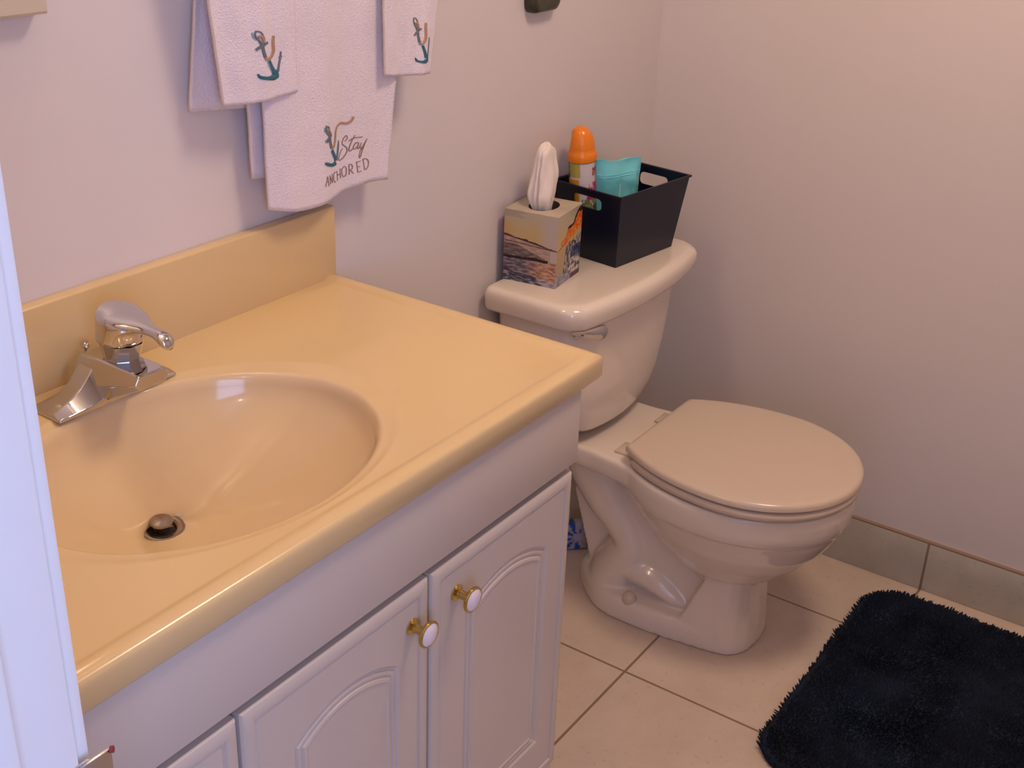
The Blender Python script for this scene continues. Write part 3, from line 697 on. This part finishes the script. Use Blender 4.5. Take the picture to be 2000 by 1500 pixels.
for j in range(nv): F.append((j, j + 1, K + j + 1, K + j)); F.append((nu * (nv + 1) + j, nu * (nv + 1) + j + 1, K + nu * (nv + 1) + j + 1, K + nu * (nv + 1) + j))
po = empty('resealable_pouch', tuple((pa + pb) / 2 + Vector((0, 0, pz))), 'teal plastic pouch with pale script lettering, right of the spray can in the basket', 'pouch')
pyd('pouch_body', V, F, M['foil'], po, 60)
def ribbons(strokes, conv, nrm, k=5, thick=.0005):
    """strokes: list of [(px,py,width)] -> mesh of raised flat stitches"""
    V = []; F = []
    for st in strokes:
        P = smoothpath(st, k) if len(st) > 2 else [tuple(st[0]), tuple(st[1])]
        b0 = len(V); m = len(P)
        for i, (x, y, w) in enumerate(P):
            q0, q1 = P[max(i - 1, 0)], P[min(i + 1, m - 1)]; dx, dy = q1[0] - q0[0], q1[1] - q0[1]; l = math.hypot(dx, dy) + 1e-9
            nx, ny = -dy / l * w / 2, dx / l * w / 2
            for sx, h in ((-1, -.0008), (-.75, thick * .8), (0, thick), (.75, thick * .8), (1, -.0008)):
                V.append(conv(x + nx * sx, y + ny * sx) + nrm * h)
        for i in range(m - 1):
            for j in range(4): F.append((b0 + i * 5 + j, b0 + i * 5 + j + 1, b0 + (i + 1) * 5 + j + 1, b0 + (i + 1) * 5 + j))
        F.append((b0, b0 + 1, b0 + 2, b0 + 3, b0 + 4)); e = b0 + (m - 1) * 5; F.append((e + 4, e + 3, e + 2, e + 1, e))
    return V, F
def pconv(u, v): return pouch_pt(u, min(.98, v + (.14 if v < .7 else 0)), 1)
st = [[(.10, .50, .02), (.14, .42, .03), (.16, .34, .03), (.24, .32, .02)], [(.30, .28, .02), (.33, .40, .025), (.38, .42, .02), (.40, .30, .02), (.45, .32, .02)],
      [(.50, .60, .045), (.49, .50, .045), (.47, .36, .035), (.44, .26, .02)], [(.56, .26, .02), (.60, .40, .025), (.66, .38, .025), (.68, .28, .02)], [(.20, .18, .02), (.34, .10, .03), (.5, .17, .03), (.62, .10, .03), (.75, .16, .02)]]
V, F = ribbons(st, pconv, pn, thick=.0005)
po2 = pyd('lettering', V, F, M['foil_print'], po, 60); po2['label'] = 'pale script lettering'
V, F = ribbons([[(.02, .86, .008), (.5, .852, .008), (.98, .86, .008)], [(.02, .83, .006), (.5, .825, .006), (.98, .832, .006)]], pconv, pn, thick=.0011)
pyd('zip_seal', V, F, M['foil'], po, 60)

# ------------------------------------------------------------------ package behind the toilet
PKM = Matrix.Translation((.697, -.094, 0)) @ Matrix.Rotation(-PI / 4, 4, 'Z')
pkc = PKM @ Vector((-.04, .015, 0))
pk = empty('wrapped_package', (pkc.x, pkc.y, 0), 'blue and white printed package on the floor behind the toilet', 'package')
bm = bmesh.new(); abox(bm, -.080, 0, 0, .030, .0005, .066, .008, 3); bmesh.ops.subdivide_edges(bm, edges=[e for e in bm.edges], cuts=14, use_grid_fill=True)
for v in bm.verts: v.co = PKM @ v.co
o = frombm('wrapper', bm, M['wrap'], pk, 50)
def wrapcol(c):
    c = PKM.inverted() @ c; x, z = c.x, c.z; dx, dz = (x + .030) / .040, (z - .034) / .036; r = math.hypot(dx, dz); a = math.atan2(dz, dx)
    ray = math.sin(a * 9 + fbm(x * 30, z * 30) * 1.5) > .1
    if r < 1.0 and (ray or r < .3): return (.50, .46, .52)
    return (.012, .10, .42) if x < -.022 else (.38, .37, .46)
paint(o, wrapcol)
P = smoothpath([tuple(PKM @ Vector(q)) for q in ((-.066, .010, .060), (-.070, .004, .090), (-.062, .0, .118), (-.052, .004, .095), (-.054, .010, .060))], 6)
loft('carry_loop', tube_loops(P, .004, 8), M['cream'], pk)

# ------------------------------------------------------------------ towel bar and towels
BARZ = 1.415
tb_ = empty('towel_bar', (0, 0, BARZ), 'chrome towel bar on the back wall carrying the anchor towels', 'towel bar')
loft('rail', tube_loops([(-.36, -.046, BARZ), (.30, -.046, BARZ)], .008, 20), M['chrome'], tb_)
for x in (-.352, .292): lathe('bracket', [(.022, 0), (.022, .006), (.012, .012), (.010, .033), (.013, .038), (.013, .056), (0, .057)], (x, 0, BARZ), M['chrome'], tb_, axis=(0, -1, 0), n=28)
def towel(name, label, fy, by, rb, front, back, seed, bow=None, amp=.004, cr=.0, strips=(.0,)):
    """front/back: ((xl,xr) at bar, (xl,zl),(xr,zr) at bottom); drapes over the bar"""
    (fxl, fxr), (fbl, fzl), (fbr, fzr) = front; (bxl, bxr), (bbl, bzl), (bbr, bzr) = back
    nu = 70; rows = []
    def fold(u, z, s):
        x = u; d = sstep(BARZ, BARZ - .12, z)
        f = math.sin(x * 9 + seed) * .6 + math.sin(x * 21 + seed * 2.3 + z * 3) * .3 + math.sin(x * 5.2 + 1.3 * seed) * .6
        return amp * s * d * f + .0012 * noise.noise(Vector((x * 6, z * 22, seed)))
    def bot(u, zl, zr, bw_):
        z = zl + (zr - zl) * u
        if bw_: z += sum(a * math.sin(PI * k * u) for k, a in bw_)
        if cr: 
            e = min(u, 1 - u) * 1.; z += cr * max(0, 1 - e / .04) ** 2
        return z
    nb, na, nf = 40, 10, 70; V = []
    for i in range(nu + 1):
        u = i / nu; col = []
        zb = bot(u, bzl, bzr, None); zf_ = bot(u, fzl, fzr, bow)
        for j in range(nb):
            t = j / nb; z = zb + (BARZ - zb) * t; x = (bbl + (bbr - bbl) * u) * (1 - t) + (bxl + (bxr - bxl) * u) * t
            col.append(Vector((x, by * (1 - t) + (-.046 + rb) * t + fold(u, z, .35), z)))
        for j in range(na + 1):
            a = PI * j / na; tt = j / na; x = (bxl + (bxr - bxl) * u) * (1 - tt) + (fxl + (fxr - fxl) * u) * tt
            col.append(Vector((x, -.046 + rb * math.cos(a), BARZ + rb * math.sin(a))))
        for j in range(1, nf + 1):
            t = j / nf; z = BARZ + (zf_ - BARZ) * t; x = (fxl + (fxr - fxl) * u) * (1 - t) + (fbl + (fbr - fbl) * u) * t
            col.append(Vector((x, (-.046 - rb) * (1 - t) + fy * t + fold(u, z, 1.), z)))
        V += col
    nr = nb + na + 1 + nf; F = []
    for i in range(nu):
        for j in range(nr - 1): F.append((i * nr + j, (i + 1) * nr + j, (i + 1) * nr + j + 1, i * nr + j + 1))
    idx = []
    o = pyd(name, V, F, [M['towel'], M['edge_shade']], None, 80, recalc=False)
    s = o.modifiers.new('solidify', 'SOLIDIFY'); s.thickness = .0040; s.offset = 0; s.material_offset_rim = 1  # rim takes the painted edge shadow colour
    def yof(x, z):
        t = min(1, max(0, (BARZ - z) / (BARZ - (fzl + fzr) / 2))); xl = fxl + (fbl - fxl) * t; xr = fxr + (fbr - fxr) * t; u = (x - xl) / (xr - xl)
        return (-.046 - rb) * (1 - t) + fy * t + fold(u, z, 1.)
    return o, yof
def ext(b, t, z):  # extend a line through bottom and top points up to height z
    k = (z - b.z) / (t.z - b.z); return b.x + (t.x - b.x) * k
# left hand towel
fy = -.052; a = at(440, 208, 1, fy); b = at(579, 178, 1, fy); c = at(405, 0, 1, fy); d = at(569, 0, 1, fy)
e = at(371, 219, 1, -.016); f = at(490, 212, 1, -.016); g = at(374, 0, 1, -.016)
tL, yL = towel('hand_towel', 'left white hand towel with a teal anchor and rope, hanging on the bar', fy, -.016, .0155,
    ((ext(a, c, BARZ), ext(b, d, BARZ)), (a.x, a.z), (b.x, b.z)), ((ext(e, g, BARZ), ext(b, d, BARZ)), (e.x, e.z), (f.x + .02, f.z)), 1.0, bow=[(1, -.003)], amp=.0035)
tag(tL, 'white hand towel with a teal anchor, leftmost of the three towels hanging on the wall', 'towel', 'white anchor towels on the towel bar')
# large middle towel
fy = -.040; a = at(529, 411, 1, fy); b = at(754, 350, 1, fy); c = at(511, 201, 1, fy); d = at(765, 150, 1, fy)
e = at(494, 350, 1, -.022); f = at(530, 350, 1, -.022); g = at(490, 215, 1, -.022)
tM, yM = towel('bath_towel', '', fy, -.022, .0105, ((ext(a, c, BARZ), ext(b, d, BARZ)), (a.x, a.z), (b.x, b.z)), ((ext(a, c, BARZ) - .012, ext(b, d, BARZ)), (e.x, e.z), (b.x - .02, f.z - .01)), 2.2, bow=[(1, -.006), (2, -.006)], amp=.0055)
tag(tM, 'longest white towel, embroidered with an anchor and Stay ANCHORED, hanging between two hand towels', 'towel', 'white anchor towels on the towel bar')
# right hand towel
fy = -.054; a = at(748, 148, 1, fy); b = at(838, 143, 1, fy); c = at(743, 0, 1, fy); d = at(850, 0, 1, fy)
tR, yR = towel('hand_towel', '', fy, -.016, .0160, ((ext(a, c, BARZ), ext(b, d, BARZ)), (a.x, a.z), (b.x, b.z)), ((ext(a, c, BARZ), ext(b, d, BARZ)), (a.x + .01, a.z + .02), (b.x - .004, b.z + .012)), 4.1, bow=[(1, -.002)], amp=.003)
tag(tR, 'white hand towel with a teal anchor, rightmost and nearest the toilet', 'towel', 'white anchor towels on the towel bar')
NY = Vector((0, -1, 0))
from mathutils.bvhtree import BVHTree
def emb(o, name, groups, fy):
    bv = BVHTree.FromPolygons([v.co for v in o.data.vertices], [tuple(p.vertices) for p in o.data.polygons])
    def conv(x, y):
        p = at(x, y, 1, fy); h = bv.ray_cast(Vector((p.x, -.3, p.z)), Vector((0, 1, 0)))[0]
        return Vector((p.x, (h.y if h else fy) - .0022, p.z))
    V = []; F = []; I = []; ms = []
    for strokes, m, thick in groups:
        v, f = ribbons(strokes, conv, NY, thick=thick); n = len(V); V += v; F += [tuple(q + n for q in t) for t in f]; I += [len(ms)] * len(f); ms.append(m)
    return pyd(name, V, F, ms, o, 60, idx=I)
def T2(strokes, ox, oy, sx, sy, sw=1): sw = sw * (1.3 if ox != 580 or strokes is B_grey or strokes is B_teal else 1); return [[(ox + x * sx, oy + y * sy, w * sw) for x, y, w in s] for s in strokes]
# left anchor, strokes in a 1500-unit close-up of region (460,40)-(600,180)
s_ = 140 / 1500
B_grey = B_teal = None
A_grey = [[(330, 200, 30), (310, 270, 34), (340, 345, 36), (400, 410, 40), (450, 480, 60)], [(345, 205, 26), (420, 230, 26), (470, 300, 24), (510, 380, 26)], [(590, 440, 50), (540, 470, 46), (440, 530, 60), (345, 605, 50)], [(465, 470, 60), (490, 620, 60), (540, 760, 70)], [(905, 640, 26), (900, 760, 34), (880, 900, 34), (860, 1060, 46)], [(870, 760, 14), (930, 740, 14)]]
A_teal = [[(400, 1110, 30), (460, 1175, 60), (620, 1195, 66), (760, 1180, 110), (850, 1150, 90)], [(640, 830, 60), (710, 960, 70), (780, 1090, 110)], [(770, 1100, 90), (830, 1060, 60), (850, 1180, 60)]]
A_pale = [[(590, 850, 36), (660, 980, 36), (720, 1080, 30)], [(260, 240, 30), (280, 330, 30), (340, 390, 20)]]
A_rope = [[(370, 330, 44), (440, 320, 60), (480, 390, 50), (500, 450, 34)], [(520, 770, 40), (600, 790, 52), (680, 750, 60), (740, 650, 66), (745, 540, 62), (735, 430, 60), (745, 310, 50)]]
emb(tL, 'anchor_embroidery', [(T2(A_pale, 460, 40, s_, s_, s_), M['palegreen'], .0004), (T2(A_grey, 460, 40, s_, s_, s_), M['greythread'], .0008), (T2(A_teal, 460, 40, s_, s_, s_), M['teal'], .0011)], -.052)
emb(tL, 'rope_embroidery', [(T2(A_rope, 460, 40, s_, s_, s_), M['rope'], .0016)], -.052)
# right anchor: same design, narrower in view
def R_(S): return [[(803 + (x - 260) * .0452, 33 + (y - 190) * .0865, w * .075) for x, y, w in s] for s in S]
emb(tR, 'anchor_embroidery', [(R_(A_grey), M['greythread'], .0008), (R_(A_teal), M['teal'], .0011)], -.054)
emb(tR, 'rope_embroidery', [(R_(A_rope), M['rope'], .0016)], -.054)

# middle design, strokes in the 1588-unit close-up of region (580,210)-(760,380)
k_ = 180 / 1588
B_grey = [[(400, 290, 30), (385, 350, 36), (420, 420, 44), (480, 460, 60)], [(430, 300, 24), (460, 380, 30), (500, 450, 40)], [(510, 450, 30), (460, 500, 40), (410, 575, 50)], [(470, 480, 50), (485, 580, 50), (520, 680, 56)], [(690, 560, 14), (680, 680, 36), (665, 800, 36), (650, 900, 44)]]
B_teal = [[(390, 940, 24), (440, 955, 50), (540, 975, 50), (630, 940, 80)], [(530, 720, 50), (580, 800, 56), (630, 890, 70)]]
B_pale = [[(510, 740, 30), (560, 830, 30), (600, 890, 24)], [(360, 320, 24), (360, 400, 24)], [(385, 540, 20), (390, 580, 20)]]
B_rope = [[(430, 340, 30), (470, 400, 30), (480, 450, 24)], [(520, 690, 44), (575, 640, 40), (600, 520, 40), (605, 400, 36), (640, 310, 36), (720, 255, 30), (820, 265, 36), (900, 230, 44), (940, 150, 44)]]
emb(tM, 'anchor_embroidery', [(T2(B_pale, 580, 210, k_, k_, k_), M['palegreen'], .0004), (T2(B_grey, 580, 210, k_, k_, k_), M['greythread'], .0008), (T2(B_teal, 580, 210, k_, k_, k_), M['teal'], .0011)], -.040)
emb(tM, 'rope_embroidery', [(T2(B_rope, 580, 210, k_, k_, k_), M['rope'], .0016)], -.040)
W1, W2 = 13, 17
STAY = [[(820, 580, W1), (860, 520, W1), (840, 480, W1), (800, 520, W2), (765, 610, W2), (800, 650, W2), (850, 690, W2), (850, 760, W2), (800, 850, W2), (720, 905, W1), (700, 870, W1), (740, 750, W1), (780, 705, W1)],
        [(980, 470, W1), (920, 600, W2), (885, 720, W2), (905, 745, W1), (960, 690, W1)], [(880, 580, W1), (960, 520, W1), (1100, 500, W1)],
        [(1030, 590, W1), (980, 620, W2), (955, 690, W2), (975, 710, W1), (1020, 660, W1), (1045, 600, W1), (1020, 700, W2), (1055, 680, W1)],
        [(1085, 600, W1), (1065, 670, W2), (1090, 690, W2), (1140, 610, W1), (1185, 530, W1)], [(1185, 530, W1), (1140, 640, W2), (1100, 750, W2), (1070, 850, W2), (1050, 840, W1), (1070, 740, W1), (1110, 690, W1)]]
def L_(x0, y0, x1, y1, w=14): return [(x0, y0, w), (x1, y1, w)]
ANCH = [L_(440, 1170, 410, 1340), L_(445, 1170, 475, 1330), L_(425, 1265, 465, 1255, 10),                       # A
        L_(490, 1150, 505, 1300), L_(490, 1150, 550, 1280), L_(540, 1125, 555, 1280),                             # N
        [(635, 1110, 10), (600, 1105, 14), (580, 1170, 16), (590, 1250, 14), (625, 1275, 12), (640, 1255, 10)],   # C
        L_(660, 1085, 680, 1250), L_(735, 1050, 745, 1215), L_(665, 1165, 740, 1135, 10),                         # H
        [(800, 1020, 12), (770, 1070, 14), (775, 1150, 14), (805, 1190, 12), (845, 1160, 14), (850, 1070, 14), (830, 1015, 12), (800, 1020, 12)],  # O
        L_(890, 985, 900, 1155), [(885, 985, 12), (930, 975, 14), (945, 1020, 14), (935, 1060, 12), (895, 1080, 10)], L_(910, 1075, 965, 1130),  # R
        L_(1010, 940, 1030, 1110), L_(1000, 940, 1080, 915, 10), L_(1020, 1020, 1070, 1005, 10), L_(1030, 1110, 1095, 1085, 10),                  # E
        L_(1120, 890, 1145, 1060), [(1110, 890, 12), (1170, 875, 14), (1215, 910, 16), (1215, 990, 16), (1190, 1045, 14), (1145, 1062, 12)]]      # D
q = emb(tM, 'lettering', [(T2(STAY + ANCH, 580, 210, k_, k_, k_), M['script'], .0008)], -.040); q['label'] = 'taupe stitched words Stay ANCHORED'

# ------------------------------------------------------------------ dark plaque and mirror frame high on the wall
a = at(1044, 30, 1, -.022); b = at(1099, 22, 1, -.022)
wp = empty('wall_plaque', ((a.x + b.x) / 2, 0, a.z), 'small dark bronze rounded plaque high on the wall above the toilet', 'wall plaque')
def plq(ins, y):
    x0, x1, z0_, z1_ = a.x + ins, b.x - ins, a.z + ins, a.z + .135 - ins; r = .018; out = []
    for cx, cz, a0 in ((x1 - r, z1_ - r, 0), (x0 + r, z1_ - r, 90), (x0 + r, z0_ + r, 180), (x1 - r, z0_ + r, 270)):
        for i in range(9):
            t = math.radians(a0 + 90 * i / 8); out.append(Vector((cx + r * math.cos(t), y, cz + r * math.sin(t))))
    return out
loft('backplate', [plq(0, -.0), plq(0, -.012), plq(.002, -.018), plq(.006, -.021), plq(.010, -.0215), plq(.013, -.0205)], M['bronze'], wp)
mp = at(101, 28, 1, -.028)
wm = empty('wall_mirror', (mp.x - .25, 0, mp.z), 'cream framed mirror over the sink, only its lower right corner in view', 'mirror')
def fr_loop(ins, y): x0, x1, z0_, z1_ = XL + .02 + ins, mp.x - ins, mp.z + ins, mp.z + .70 - ins; return [Vector((x0, y, z0_)), Vector((x1, y, z0_)), Vector((x1, y, z1_)), Vector((x0, y, z1_))]
loft('frame', [fr_loop(0, -.001), fr_loop(0, -.020), fr_loop(.004, -.027), fr_loop(.022, -.029), fr_loop(.030, -.025), fr_loop(.034, -.018), fr_loop(.034, -.001)], M['frame'], wm, False, False, smooth=25)
V, F = loftm([fr_loop(.034, -.001), fr_loop(.034, -.0155)]); pyd('glass', V, F, M['mirror'], wm, 20)

# ------------------------------------------------------------------ lights
def area(name, loc, to, size, power, col, sy=None, shape=None):
    l = bpy.data.lights.new(name, 'AREA'); l.energy = power; l.color = col; l.size = size
    if sy: l.shape = 'RECTANGLE'; l.size_y = sy
    if shape: l.shape = shape
    o = bpy.data.objects.new(name, l); COL.objects.link(o); o.location = loc
    o.rotation_euler = (Vector(to) - Vector(loc)).to_track_quat('-Z', 'Y').to_euler(); return o
def bulb(name, loc, r, power, col):
    l = bpy.data.lights.new(name, 'POINT'); l.energy = power; l.color = col; l.shadow_soft_size = r
    o = bpy.data.objects.new(name, l); COL.objects.link(o); o.location = loc; return o
# vanity fixture above the mirror: back plate, arms and three bulbs
vf = empty('vanity_light', (-.48, 0, 2.06), 'three bulb light bar above the mirror', 'light')
box('backplate', -.74, -.22, -.02, 0, 2.05, 2.15, M['chrome'], vf, bev=.004)
for x in (-.66, -.48, -.30):
    lathe('socket', [(.02, 0), (.02, .05), (.03, .07), (.03, .075), (0, .076)], (x, -.02, 2.10), M['chrome'], vf, axis=(0, -1, 0), n=24)
    bulb('bulb_light', (x, -.14, 2.10), .04, 3.2, (1, .72, .49))
# flush ceiling light
cl = empty('ceiling_light', (.25, -.95, CH), 'round flush ceiling light', 'light')
lathe('canopy', [(0, 0), (.23, 0), (.23, .02), (.22, .03), (0, .03)], (.25, -.95, CH), M['chrome'], cl, axis=(0, 0, -1))
area('ceiling_lamp', (.25, -.95, CH - .045), (.25, -.95, 0), .42, 16.5, (1, .75, .55), shape='DISK')
# daylight through the hall window
area('window_daylight', (-1.95, YF + .03, 1.45), (-1.95, 0, 1.40), 1.1, 40, (.38, .53, 1.0), sy=1.3)
bulb('added_glint_light', (-1.75, -1.55, 2.2), .035, 3, (1, .92, .85))  # added point light without a fixture, gives the small white glints

wd_ = bpy.data.worlds.new('world'); sc.world = wd_; wd_.use_nodes = True
bg = wd_.node_tree.nodes['Background']; bg.inputs[0].default_value = (.55, .65, 1, 1); bg.inputs[1].default_value = .4
vs = sc.view_settings; vs.view_transform = 'Standard'; vs.look = 'None'; vs.gamma = 1; vs.exposure = -.18; vs.use_curve_mapping = False
